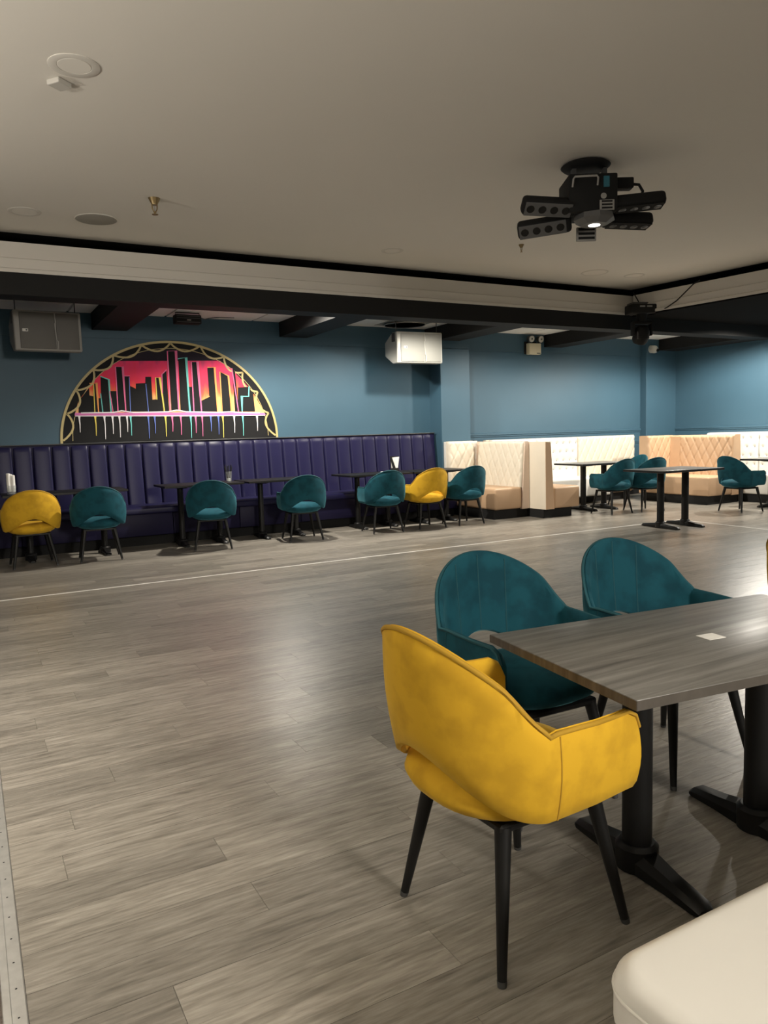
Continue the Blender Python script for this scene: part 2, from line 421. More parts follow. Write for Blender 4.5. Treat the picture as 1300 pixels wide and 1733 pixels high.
# back bulkhead: cream moulding over a black beam
cr = [(0.0, 2.94), (0.0, 2.975), (0.022, 2.985), (0.022, 3.075), (0.045, 3.085), (0.052, 3.234), (0.15, 3.234), (0.15, 2.94)]
struct('trim_4', MB().prism([(TY+p[0], p[1]) for p in cr], 'x', -3.2, TX+0.16), 'cream')
# right moulding, slightly askew as the room is
ang = math.radians(6.0)
mb = MB().prism([(p[0], p[1]) for p in cr], 'y', -10.6, 0.0)
struct('trim_5', mb.xf(Matrix.Translation((TX, TY+0.005, 0)) @ Matrix.Rotation(ang, 4, 'Z')), 'cream')
struct('trim_6', MB().prism([(-3.0+p[0]*-1, p[1]) for p in cr], 'y', -2.2, TY), 'cream')
struct('trim_7', MB().prism([(-2.2-p[0], p[1]) for p in cr], 'x', -3.0, TX+1.2), 'cream')
# closing boards of the cove
struct('trim_8', MB().box(-3.2, TX+1.3, TY+0.60, TY+0.62, ZS, ZC), 'black')
bx = struct('beam_back', MB().box(WX0, WX1, TY+0.003, TY+0.30, ZB, ZS+0.02), 'black'); 
so = struct('ceiling_soffit_right', MB().prism([(TX+0.02, TY), (WX1, TY), (WX1, WY0), (TX+1.4, WY0), (TX+0.02+1.0, -1.5)], 'z', ZS+0.0, ZS+0.02), 'soffit')
struct('ceiling_soffit_left', MB().box(WX0, -3.15, WY0, TY, ZS+0.022, ZS+0.05), 'black')
struct('ceiling_soffit_front', MB().box(WX0, TX+1.3, WY0, -2.35, ZS+0.052, ZS+0.08), 'tile')
tl = struct('ceiling_perimeter', MB().box(WX0, WX1, TY+0.30, WY1, ZT+0.012, ZT+0.06), 'tbar')
tile_me = mesh_of('ceiling_tile', MB().box(-0.592, 0.592, -0.292, 0.292, -0.012, 0.012), MT['tile'])
yy = [10.04, 9.43, 8.82]
for ty in yy:
    x = 0.0 - 1.22
    for k in range(12):
        cx = -0.55 + 1.215*k
        if cx > 11.75: continue
        obj('ceiling_tile', None, None, tl, data=tile_me, loc=(cx, ty, ZT+0.010))
# cross beams
for k, (x0, x1) in enumerate(((-1.05, -0.60), (1.55, 1.98), (4.10, 4.53), (6.58, 7.02), (9.06, 9.45))):
    struct('beam_cross_%d' % (k+1), MB().box(x0, x1, TY+0.28, WY1-0.019, ZB+0.01, ZT+0.02), 'black')
struct('beam_right', MB().prism([(11.80, 10.19), (12.30, 10.19), (12.30, 8.4), (11.80, 8.4)], 'z', ZB+0.01, ZT+0.02), 'black')

# ================================================================== CHAIRS
def build_chair(col, seam, label):
    root = thing('armchair', label, 'chair', (0,0,0))
    path = []
    for u in (0.195, 0.18, 0.15, 0.10, 0.04, -0.03, -0.09):
        path.append(('a', u))
    NA = 60
    for i in range(NA+1):
        path.append(('c', PI*i/NA))
    for u in (-0.09, -0.03, 0.04, 0.10, 0.15, 0.18, 0.195):
        path.append(('b', u))
    HW, SAG, U0 = 0.275, 0.178, -0.118
    RR = (HW*HW + SAG*SAG)/(2*SAG); HA = math.asin(HW/RR)
    def sample(k):
        t, q = path[k]
        if t in 'ab':
            sg = 1 if t == 'a' else -1
            v = sg*(HW - 0.014*sstep(0.0, 0.2, q)); p = Vector((v, q)); n = Vector((sg, 0))
            zt = 0.600 + 0.006*sstep(0.1, -0.1, q) - (0.050 if q > 0.19 else (0.016 if q > 0.17 else 0))
            zb = 0.402 + (0.012 if q > 0.19 else 0)
            return p, n, zt, zb, 0.05, 0.0
        a_ = HA - 2*HA*q/PI; s_ = math.sin(q)
        v = RR*math.sin(a_); u = U0 - (RR*math.cos(a_) - RR*math.cos(HA))
        n = Vector((math.sin(a_), -math.cos(a_)))
        zt = 0.606 + 0.218*(max(0, s_)**0.78)*(0.55+0.45*sstep(0.0, 0.45, s_))
        zb = 0.402 + 0.130*max(0.0, s_)**2.3
        return Vector((v, u)), n, zt, zb, 0.10 - 0.02*s_*s_, s_
    rings = []; tops = []
    K = 7; TH = 0.034
    for k in range(len(path)):
        p, n, zt, zb, lean, s_ = sample(k)
        out = []; inn = []
        for j in range(K):
            t = j/(K-1); z = zb + (zt-zb)*t
            o_ = lean*(z-0.42) + 0.010*math.sin(PI*t)
            bul = 0.0
            if path[k][0] == 'c':
                a = path[k][1]
                bul = 0.011*abs(math.sin((a-PI/2)*180/30))**0.6*sstep(0.50, 0.72, s_)*math.sin(PI*min(1, t*1.15))
            thk = TH*(0.75+0.25*math.sin(PI*t)) + bul
            q = p + n*o_; r = p + n*(o_-thk)
            out.append(Vector((q.x, q.y, z))); inn.append(Vector((r.x, r.y, z)))
        tm = (out[-1]+inn[-1])/2 + Vector((0, 0, 0.012)); bmid = (out[0]+inn[0])/2 - Vector((0, 0, 0.008))
        rings.append(out + [tm] + inn[::-1] + [bmid]); tops.append((out[-1]*0.8 + tm*0.2) + Vector((0, 0, 0.004)))
    mb = MB(); R = len(rings[0])
    vs = [v for r in rings for v in r]
    fs = []
    for k in range(len(rings)-1):
        for i in range(R):
            fs.append((k*R+i, k*R+(i+1) % R, (k+1)*R+(i+1) % R, (k+1)*R+i))
    fs += [tuple(range(R)), tuple((len(rings)-1)*R+i for i in range(R-1, -1, -1))]
    mb.add(vs, fs)
    sh = obj('shell', mb, col, root, 55)
    pp = MB().tube(tops, 0.0065, 6)
    obj('piping', pp, seam, sh, 60)
    for da in (-30, 0, 30):
        kk = 7 + int(round((90+da)/180*NA))
        inn_ = rings[kk][K+1:K+1+K]
        obj('channel_seam', MB().tube([q + Vector((0, 0.001, 0)) for q in inn_], 0.0025, 5), seam, sh, 60)
    for kk in (6, len(rings)-7):
        ring = rings[kk]
        p, n, *_ = sample(kk)
        sm = MB().tube([q + Vector((n.x, n.y, 0))*0.0005 for q in ring[:K]], 0.0022, 5)
        obj('side_seam', sm, seam, sh, 60)
    # seat cushion
    prof = [(0.0, 0.352), (0.55, 0.354), (0.80, 0.368), (0.95, 0.390), (1.0, 0.414), (0.97, 0.438), (0.86, 0.458), (0.6, 0.474), (0.0, 0.481)]
    n = 40; vs = []; fs = []
    for (r, z) in prof:
        for i in range(n):
            t = 2*PI*i/n; c, s_ = math.cos(t), math.sin(t); e_ = 0.78
            vs.append((0.238*r*math.copysign(abs(c)**e_, c), -0.022 + 0.248*r*math.copysign(abs(s_)**e_, s_), z))
    for k in range(len(prof)-1):
        for i in range(n):
            fs.append((k*n+i, k*n+(i+1) % n, (k+1)*n+(i+1) % n, (k+1)*n+i))
    obj('seat', MB().add(vs, fs), col, root, 60)
    obj('seat_frame', MB().rbox(-0.17, 0.17, -0.17, 0.17, 0.338, 0.362, 0.006, 1), 'leg', root)
    for sx in (-1, 1):
        for sy in (-1, 1):
            lg = obj('leg', MB().cone((sx*0.152, sy*0.150, 0.350), (sx*0.211, sy*0.209, 0.012), 0.0215, 0.0115, 14), 'leg', root, 40)
            obj('foot_cap', MB().cone((sx*0.211, sy*0.209, 0.013), (sx*0.2135, sy*0.2115, 0.0), 0.0125, 0.011, 12), 'dkgrey', lg, 40)
    return root
D = math.radians
# forward (+Y local) -> heading angle about z; 0 faces the back wall
yel = build_chair('yellow', 'yseam', 'large mustard yellow velvet armchair at the near table, back turned left')
yel.location = (1.212, 1.535, 0); yel.rotation_euler = (0, 0, D(-88))
tea = build_chair('teal', 'tseam', 'teal velvet armchair nearest the camera, beside the big yellow chair')
tea.location = (1.705, 2.045, 0); tea.rotation_euler = (0, 0, D(179))
dup(tea, 'teal velvet armchair behind the near table, right of the nearest teal chair', (2.345, 1.965, 0), D(179))
dup(yel, 'mustard velvet armchair barely showing at the right edge, beyond the near table', (3.435, 1.90, 0), D(-97))
G = 'armchairs along the purple banquette'
dup(yel, 'mustard velvet armchair at the left end of the purple banquette', (0.575, 8.90, 0), D(2), G)
dup(tea, 'teal velvet armchair right beside the leftmost mustard chair', (1.262, 8.88, 0), D(-5), G)
dup(tea, 'teal velvet armchair in front of the cup of pens, below the mural', (2.545, 8.84, 0), D(-16), G)
dup(tea, 'teal velvet armchair standing alone at the third table of the purple banquette', (3.69, 8.80, 0), D(-8), G)
dup(tea, 'teal velvet armchair left of the mustard chair near the banquette end', (4.84, 8.77, 0), D(-6), G)
dup(yel, 'mustard velvet armchair between two teal chairs at the banquette end', (5.495, 8.74, 0), D(0), G)
dup(tea, 'teal velvet armchair in front of the quilted cream booth seat', (6.14, 8.74, 0), D(0), G)
G = 'armchairs at the booths'
dup(tea, 'teal velvet armchair with its left arm toward the cream booth table', (8.56, 8.26, 0), D(0), G)
dup(tea, 'teal velvet armchair half hidden behind two others at the booth table', (9.62, 8.95, 0), D(80), G)
dup(tea, 'teal velvet armchair just behind the free standing table, next to the tan booth', (9.17, 8.19, 0), D(-8), G)
dup(tea, 'teal velvet armchair at the far right booth table', (10.06, 7.15, 0), D(-97), G)

# ================================================================== TABLES
def build_table(label, L_, W_, H_, top='ttop', edge='tedge', post_dx=None, T=0.028, foot=0.56, r=0.045, po=(0, 0)):
    root = thing('dining_table', label, 'table', (0,0,0))
    obj('tabletop', MB().rbox(-L_/2, L_/2, -W_/2, W_/2, H_-T, H_, 0.003, 2), top, root, 40)
    eb = MB()
    eb.box(-L_/2-0.001, -L_/2+0.001, -W_/2, W_/2, H_-T+0.002, H_-0.002); eb.box(L_/2-0.001, L_/2+0.001, -W_/2, W_/2, H_-T+0.002, H_-0.002)
    eb.box(-L_/2, L_/2, -W_/2-0.001, -W_/2+0.001, H_-T+0.002, H_-0.002); eb.box(-L_/2, L_/2, W_/2-0.001, W_/2+0.001, H_-T+0.002, H_-0.002)
    obj('edge_band', eb, edge, root)
    pd = post_dx if post_dx else L_*0.2
    for sx_ in (-1, 1):
        sx = sx_ + po[0]/pd
        ps = obj('post', MB().cone((sx*pd, 0, 0.05), (sx*pd, 0, H_-T-0.012), r, r, 24), 'leg', root, 40)
        obj('mount_plate', MB().prism([(-0.22, H_-T-0.004), (-0.22, H_-T), (0.22, H_-T), (0.22, H_-T-0.004), (0.11, H_-T-0.022), (-0.11, H_-T-0.022)], 'x', sx*pd-0.05, sx*pd+0.05), 'leg', ps)
        b_ = MB(); prof = []
        # foot bar: arched casting with rounded ends
        pts = [(-1.0, 0.018, 0.030), (-0.93, 0.034, 0.040), (-0.55, 0.046, 0.042), (-0.2, 0.062, 0.052), (0, 0.068, 0.058), (0.2, 0.062, 0.052), (0.55, 0.046, 0.042), (0.93, 0.034, 0.040), (1.0, 0.018, 0.030)]
        vs = []; fs = []
        for (t, h, wd) in pts:
            yy_ = t*foot/2; wd *= 0.85
            vs += [(sx*pd-wd, yy_, 0.004), (sx*pd-wd, yy_, h*0.62), (sx*pd-wd*0.6, yy_, h), (sx*pd+wd*0.6, yy_, h), (sx*pd+wd, yy_, h*0.62), (sx*pd+wd, yy_, 0.004)]
        for k in range(len(pts)-1):
            for i in range(6):
                fs.append((k*6+i, k*6+(i+1) % 6, (k+1)*6+(i+1) % 6, (k+1)*6+i))
        fs += [tuple(range(6)), tuple((len(pts)-1)*6+i for i in range(5, -1, -1))]
        b_.add(vs, fs); b_.lathe([(0.062, 0.0), (0.062, 0.066), (0.050, 0.078)], (sx*pd, 0, 0.004), 24)
        for s2 in (-1, 1): b_.lathe([(0.018, 0.0), (0.018, 0.012)], (sx*pd, s2*foot*0.44, 0.0), 10)
        obj('foot_bar', b_, 'leg', root, 35)
    return root
# near table
nt_ = build_table('large grey wood-grain table in the right foreground', 1.17, 0.665, 0.665, post_dx=0.245, T=0.028, r=0.043, foot=0.53, po=(-0.045, 0))
nt_.location = (1.945, 1.465, 0); nt_.rotation_euler = (0, 0, D(-6.5))
# sticker on it (plain white)
stk = obj('table_sticker', MB().box(-0.032, 0.032, -0.027, 0.027, 0, 0.0012), 'paper')
stk.location = (1.92, 1.455, 0.665); stk.rotation_euler = (0, 0, D(-6.5))
tag(stk, 'small white paper sticker lying on the near grey table', 'sticker')
row = build_table('dark table at the far left of the purple banquette, with a white napkin cup', 1.30, 0.60, 0.76, 'leg', 'leg', 0.40, 0.025, 0.5, 0.036)
row.location = (0.98, 9.32, 0)
G = 'dark tables along the purple banquette'; row['group'] = G
r2 = build_table('dark table with the cup of pens, below the mural', 0.98, 0.60, 0.76, 'leg', 'leg', 0.24, 0.025, 0.5, 0.036)
r2.location = (2.54, 9.32, 0); r2['group'] = G
dup(r2, 'empty dark table right of the table with the pens', (3.58, 9.32, 0), D(0), G)
dup(r2, 'dark table holding the paper menus, near the banquette end', (5.00, 9.32, 0), D(0), G)
r5 = dup(r2, 'dark table between the mustard chair and the cream quilted booth', (5.995, 9.30, 0), D(0), G)
mt = build_table('free standing grey topped table on the dance floor edge', 1.02, 0.70, 0.75, 'ttop', 'leg', 0.21, 0.028, 0.62)
mt.location = (7.95, 6.62, 0); mt.rotation_euler = (0, 0, D(-5))
dup(mt, 'grey topped table in the white tufted booth', (8.80, 8.88, 0), D(-4))
dup(mt, 'grey topped table in the right wall booth, cut by the right edge', (10.95, 7.05, 0), D(90))

# ================================================================== PURPLE BANQUETTE
pb = thing('purple_banquette', 'long purple vinyl banquette with vertical channel back below the mural', 'banquette', (0, 0, 0))
BX0, BX1 = -0.36, 6.615
NCH = 32; CW = 0.2178
nx, nz = 20, 18
vs = []; fs = []
for k in range(nz+1):
    t = k/nz
    z = 0.47 + 0.83*t
    yb = 10.10 + 0.085*t
    topr = 1.0 if t < 0.94 else math.sqrt(max(0.02, 1-((t-0.94)/0.06)**2*0.85))
    for i in range(nx+1):
        s_ = -1 + 2*i/nx
        bul = (1-abs(s_)**12)**0.6 * topr
        crease = 0.004*math.sin(PI*min(1, t*6))*0
        vs.append((s_*CW*0.498, yb + 0.020 - 0.034*bul - 0.008*(1-s_*s_), z if t < 1 else z - 0.012))
for k in range(nz):
    for i in range(nx):
        a = k*(nx+1)+i; fs.append((a, a+1, a+nx+2, a+nx+1))
nb = len(vs)
for k in (0, nz):
    for i in (0, nx):
        v = vs[k*(nx+1)+i]; vs.append((v[0], 10.20, v[2]))
ch_me = mesh_of('back_channel', MB().add(vs, fs), MT['purple'], 60, recalc=False)
for k in range(NCH):
    obj('back_channel', None, None, pb, data=ch_me, loc=(BX1 - CW*(k+0.5), 0, 0))
obj('back_board', MB().box(BX0-0.02, BX1, 10.175, WY1-0.001, 0.0, 1.292), 'purple_d', pb)
obj('top_ledge', MB().rbox(BX0-0.02, BX1+0.003, 10.155, WY1-0.001, 1.292, 1.304, 0.004, 2), 'dkgrey', pb)
obj('seat', MB().rbox(BX0, BX1, 9.50, 10.13, 0.405, 0.490, 0.022, 3), 'purple', pb, 40)
for k in range(8):
    a = BX0 + (BX1-BX0)*k/8; b2 = BX0 + (BX1-BX0)*(k+1)/8
    obj('front_panel', MB().rbox(a+0.003, b2-0.003, 9.56, 9.62, 0.13, 0.41, 0.008, 2), 'purple_d', pb, 40)
obj('toe_kick', MB().box(BX0, BX1, 9.66, 10.2, 0.0, 0.14), 'black', pb)

# ================================================================== BOOTHS
def quilt(name, w_, h_, kind, m, parent, loc, rz, tilt, thick=0.09, nx=None, nz=None, pitch=0.16):
    """Cushion in the local XZ plane facing -Y, its lower left corner at the origin."""
    nx = nx or max(12, int(w_/0.014)); nz = nz or max(12, int(h_/0.016))
    nx = min(nx, 110); nz = min(nz, 60)
    vs = []; fs = []
    for k in range(nz+1):
        for i in range(nx+1):
            x = w_*i/nx; z = h_*k/nz
            ex = min(x, w_-x); ez = min(h_-z, 9)
            ed = 0.03*(1-min(1, ex/0.03))**2 + 0.03*(1-min(1, ez/0.03))**2
            d = ed
            if kind == 'diamond':
                a = (x/pitch + z/(pitch*1.75)) % 1.0; b_ = (x/pitch - z/(pitch*1.75)) % 1.0
                da = min(a, 1-a)*pitch*0.85; db = min(b_, 1-b_)*pitch*0.85
                d += 0.012*math.exp(-(da/0.010)**2) + 0.012*math.exp(-(db/0.010)**2)
            elif kind == 'button':
                rowz = round((h_-0.10-z)/0.15); off = 0.5*(rowz % 2)
                cx = (round(x/0.15-off)+off)*0.15; cz = h_-0.10-rowz*0.15
                if cz > 0.12:
                    rr = math.hypot(x-cx, z-cz); d += 0.022*math.exp(-(rr/0.025)**2)
            vs.append((x, -thick+d, z))
    for k in range(nz):
        for i in range(nx):
            a = k*(nx+1)+i; fs.append((a, a+1, a+nx+2, a+nx+1))
    # rim to the rear face
    ring = [i for i in range(nx+1)] + [k*(nx+1)+nx for k in range(1, nz+1)] + [nz*(nx+1)+i for i in range(nx-1, -1, -1)] + [k*(nx+1) for k in range(nz-1, 0, -1)]
    o0 = len(vs)
    for i in ring: vs.append((vs[i][0], 0.0, vs[i][2]))
    n = len(ring)
    for i in range(n): fs.append((ring[i], o0+i, o0+(i+1) % n, ring[(i+1) % n]))
    fs.append(tuple(o0+i for i in range(n)))
    o = obj(name, MB().add(vs, fs), m, parent, 50)
    o.location = loc; o.rotation_euler = (tilt, 0, rz)
    if kind == 'button':
        bb = MB()
        for rz_ in range(0, 6):
            cz = h_-0.10-rz_*0.15
            if cz < 0.12: break
            x = 0.15*(0.5*(rz_ % 2))
            while x < w_-0.03:
                if x > 0.03: bb.lathe([(0.0, -0.004), (0.010, -0.002), (0.011, 0.002)], (0, 0, 0), 8) if False else bb.rbox(x-0.008, x+0.008, -thick+0.010, -thick+0.022, cz-0.008, cz+0.008, 0.004, 1)
                x += 0.15
        obj('buttons', bb, 'ltgrey', o)
    return o

def part_profile(parent, name, x0b, x0t, x1, y0, y1, z0, z1, m):
    return obj(name, MB().prism([(x0b, z0), (x1, z0), (x1, z1-0.02), (x1-0.02 if x1 > x0b else x1+0.02, z1), (x0t, z1)], 'y', y0, y1), m, parent)

# booth one: cream quilted L against the pilaster
b1 = thing('quilted_booth', 'cream diamond quilted corner booth with tan seat, just right of the purple banquette', 'booth', (0, 0, 0))
obj('wall_back_frame', MB().box(6.685, 7.30, 9.955, 10.012, 0.12, 1.15), 'white_v', b1)
quilt('back_cushion', 0.49, 0.70, 'diamond', 'cream_v', b1, (6.69, 9.955, 0.455), 0, 0, 0.10)
part_profile(b1, 'partition', 7.225, 7.295, 7.365, 8.752, 9.955, 0.13, 1.135, 'pink_v')
quilt('back_cushion', 1.10, 0.68, 'diamond', 'cream_v', b1, (7.235, 9.87, 0.45), D(-90), 0, 0.05).rotation_euler = (D(-6), 0, D(-90))
obj('seat', MB().rbox(6.722, 7.225, 8.75, 9.93, 0.14, 0.458, 0.035, 4), 'tan_v', b1, 40)
obj('toe_kick', MB().box(6.735, 7.36, 8.80, 9.98, 0.0, 0.14), 'black', b1)
# booth two: partition, tan seat, tufted and quilted back along the wall
b2 = thing('tufted_booth', 'white tufted and quilted booth along the back wall behind a cream partition', 'booth', (0, 0, 0))
obj('partition', MB().prism([(7.375, 0.13), (7.54, 0.13), (7.475, 1.105), (7.46, 1.12), (7.375, 1.12)], 'y', 8.40, 10.0), 'cream_v', b2)
obj('partition_face', MB().prism([(7.378, 0.132), (7.537, 0.132), (7.473, 1.104), (7.378, 1.116)], 'y', 8.394, 8.402), 'tan_v', b2)
obj('seat', MB().rbox(7.54, 8.05, 8.40, 9.75, 0.135, 0.452, 0.035, 4), 'tan_v', b2, 40)
obj('seat', MB().rbox(8.05, 9.82, 9.48, 10.10, 0.135, 0.455, 0.03, 3), 'white_v', b2, 40)
obj('seat', MB().rbox(9.825, 10.60, 9.72, 10.12, 0.135, 0.45, 0.03, 3), 'tan_v', b2, 40)
obj('wall_back_frame', MB().box(7.60, 11.05, 10.11, 10.20, 0.12, 1.15), 'cream_v', b2)
quilt('back_cushion', 0.94, 0.71, 'button', 'white_v', b2, (7.66, 10.11, 0.44), 0, 0, 0.11)
quilt('back_cushion', 0.94, 0.71, 'button', 'white_v', b2, (8.60, 10.11, 0.44), 0, 0, 0.11)
quilt('back_cushion', 1.42, 0.71, 'diamond', 'cream_v', b2, (9.55, 10.11, 0.44), 0, 0, 0.11)
obj('toe_kick', MB().box(7.56, 7.93, 8.46, 9.9, 0.0, 0.138), 'black', b2)
obj('toe_kick', MB().box(7.93, 10.60, 9.80, 10.12, 0.0, 0.138), 'black', b2)
obj('toe_kick', MB().box(7.376, 7.56, 8.45, 9.9, 0.0, 0.135), 'black', b2)
# booth three: tan L
b3 = thing('tan_booth', 'tan diamond quilted corner booth near the right wall', 'booth', (0, 0, 0))
obj('back_frame', MB().box(10.52, 11.22, 9.36, 9.50, 0.12, 1.13), 'tan_v', b3)
quilt('back_cushion', 0.56, 0.69, 'diamond', 'tan_v', b3, (10.52, 9.36, 0.44), 0, 0, 0.09)
obj('partition', MB().prism([(11.02, 0.13), (11.26, 0.13), (11.22, 1.125), (11.09, 1.125), (11.06, 1.10)], 'y', 8.00, 9.36), 'tan_v', b3)
quilt('back_cushion', 1.05, 0.67, 'diamond', 'tan_v', b3, (11.06, 9.07, 0.445), D(-90), 0, 0.05).rotation_euler = (D(-3), 0, D(-90))
obj('seat', MB().rbox(10.44, 11.02, 7.995, 9.33, 0.14, 0.452, 0.03, 4), 'tan_v', b3, 40)
obj('toe_kick', MB().box(10.47, 11.22, 8.03, 9.40, 0.0, 0.14), 'black', b3)
# white bench on the right wall
b4 = thing('white_wall_bench', 'white button tufted bench along the right wall', 'bench', (0, 0, 0))
obj('back_frame', MB().box(12.02, 12.27, 5.0, 9.2, 0.12, 1.15), 'white_v', b4)
for k in range(4):
    quilt('back_cushion', 1.04, 0.70, 'button', 'white_v', b4, (12.02, 9.2-1.05*k, 0.445), D(-90), 0, 0.11)
obj('seat', MB().rbox(11.28, 12.02, 5.0, 9.2, 0.14, 0.46, 0.03, 3), 'white_v', b4, 40)
obj('toe_kick', MB().box(11.33, 12.2, 5.05, 9.15, 0.0, 0.14), 'black', b4)
# near white seat
b5 = thing('white_bench', 'white vinyl bench seat corner in the bottom right foreground', 'bench', (0, 0, 0))
def soft_block(x0, x1, y0, y1, z0, z1, rv, rh):
    bm = bmesh.new(); bmesh.ops.create_cube(bm, size=1)
    for v in bm.verts:
        v.co = Vector(((x0+x1)/2 + v.co.x*(x1-x0), (y0+y1)/2 + v.co.y*(y1-y0), (z0+z1)/2 + v.co.z*(z1-z0)))
    ve = [e for e in bm.edges if abs(e.verts[0].co.z-e.verts[1].co.z) > 0.01]
    bmesh.ops.bevel(bm, geom=ve, offset=rv, segments=8, profile=0.5, affect='EDGES')
    te = [e for e in bm.edges if e.verts[0].co.z > z1-1e-4 and e.verts[1].co.z > z1-1e-4 and len(e.link_faces) == 2 and any(abs(f.normal.z) < 0.5 for f in e.link_faces)]
    bmesh.ops.bevel(bm, geom=te, offset=rh, segments=6, profile=0.5, affect='EDGES')
    return MB().bm(bm)
obj('seat_cushion', soft_block(0.812, 2.60, -0.10, 0.822, 0.372, 0.462, 0.075, 0.034), 'white_v', b5, 60)
obj('seat_base', soft_block(0.824, 2.59, -0.09, 0.812, 0.10, 0.380, 0.070, 0.010), 'white_v', b5, 50)
wp = [(0.812, -0.05), (0.812, 0.745)] + [(0.887-0.075*math.cos(t*PI/16), 0.747+0.075*math.sin(t*PI/16)) for t in range(1, 8)] + [(0.90, 0.822), (2.5, 0.822)]
obj('welt', MB().tube([(x, y, 0.426) for x, y in wp], 0.0030, 6), 'white_v', b5, 60)
obj('toe_kick', MB().box(0.90, 2.55, -0.05, 0.74, 0.0, 0.10), 'black', b5)

# ================================================================== MURAL
mu = thing('skyline_mural', 'half round mural of a neon city skyline at sunset, gold scalloped rim', 'mural', (2.55, WY1-0.001, 1.306))
arc = [(-1.455*math.cos(PI*i/60), 0.0 + 1.318*math.sin(PI*i/60)) for i in range(61)]
obj('panel', MB().prism(arc, 'y', -0.006, 0.0), 'mblack', mu)
NODE = [(-1.454,0.036),(-1.386,0.378),(-1.252,0.677),(-1.029,0.944),(-0.771,1.138),(-0.401,1.281),(-0.013,1.318),(0.4,1.296),(0.727,1.149),(0.992,0.935),(1.205,0.661),(1.357,0.355),(1.45,0.029)]
obj('gold_arch', MB().ribbon([(x*0.998, z*0.997) for x, z in arc], 0.030, -0.011, -0.005), 'gold', mu)
for k in range(12):
    a = Vector(NODE[k]); b_ = Vector(NODE[k+1]); pts = []
    for i in range(11):
        t = i/10; p = a.lerp(b_, t); q = (Vector((0, 0.1))-p).normalized()
        pts.append(p*0.985 + q*0.095*math.sin(PI*t)**0.8)
    obj('gold_scallop', MB().ribbon(pts, 0.024, -0.0105, -0.005), 'gold', mu)
inner = [(-1.318*math.cos(PI*i/40), 0.03 + 1.20*math.sin(PI*i/40)) for i in range(41)]
obj('night_sky', MB().prism([(-0.706, 1.03), (-0.55, 1.12), (-0.383, 1.183), (-0.2, 1.22), (-0.031, 1.23), (0.16, 1.225), (0.329, 1.205), (0.5, 1.15), (0.655, 1.06)], 'y', -0.0075, -0.005), 'mdark', mu)
obj('inner_arc', MB().ribbon(inner, 0.007, -0.009, -0.005), 'gold', mu)
SKY = [(-1.274,0.364),(-1.217,0.533),(-1.066,0.738),(-0.953,0.86),(-0.706,1.047),(0.655,1.08),(0.814,0.972),(1.038,0.735),(1.158,0.574),(1.289,0.329)]
obj('sunset_sky', MB().prism(SKY, 'y', -0.008, -0.005), 'sunset', mu)
BLD = [[(-1.227,0.376),(-1.217,0.533),(-1.079,0.702),(-1.081,0.605),(-1.029,0.593),(-1.043,0.373)],[(-1.048,0.374),(-1.023,0.751),(-0.988,0.756),(-0.99,0.373)],[(-0.984,0.385),(-0.972,0.568),(-0.93,0.575),(-0.942,0.384)],[(-0.949,0.384),(-0.931,0.848),(-0.835,0.805),(-0.843,0.383)],[(-0.842,0.395),(-0.825,0.659),(-0.742,0.659),(-0.752,0.394)],[(-0.747,0.394),(-0.739,0.973),(-0.651,0.974),(-0.651,0.393)],[(-0.639,0.393),(-0.634,0.851),(-0.569,0.852),(-0.579,0.392)],[(-0.591,0.392),(-0.57,0.728),(-0.499,0.691),(-0.495,0.758),(-0.372,0.767),(-0.367,0.849),(-0.292,0.85),(-0.293,0.548),(-0.235,0.553),(-0.236,0.836),(-0.186,0.836),(-0.157,0.387)],[(-0.152,0.387),(-0.155,0.629),(-0.153,0.877),(-0.086,0.946),(-0.081,0.386)],[(-0.05,0.386),(-0.049,1.181),(0.048,1.184),(0.044,0.411)],[(0.073,0.384),(0.083,1.088),(0.187,1.103),(0.19,0.383)],[(0.19,0.383),(0.197,0.719),(0.249,0.719),(0.251,0.382)],[(0.256,0.382),(0.26,1.054),(0.341,1.055),(0.357,0.381)],[(0.357,0.381),(0.365,0.537),(0.48,0.589),(0.482,0.38)],[(0.482,0.38),(0.475,0.98),(0.569,0.982),(0.577,0.378)],[(0.645,0.378),(0.647,0.923),(0.767,0.866),(0.774,0.376)],[(0.838,0.375),(0.827,0.972),(0.867,0.933),(0.893,0.375)],[(0.879,0.375),(0.897,0.714),(1.052,0.722),(1.118,0.628),(1.133,0.372)]]
for k, p in enumerate(BLD):
    obj('building', MB().prism(p, 'y', -0.0095-0.0001*k, -0.006), 'mblack', mu)
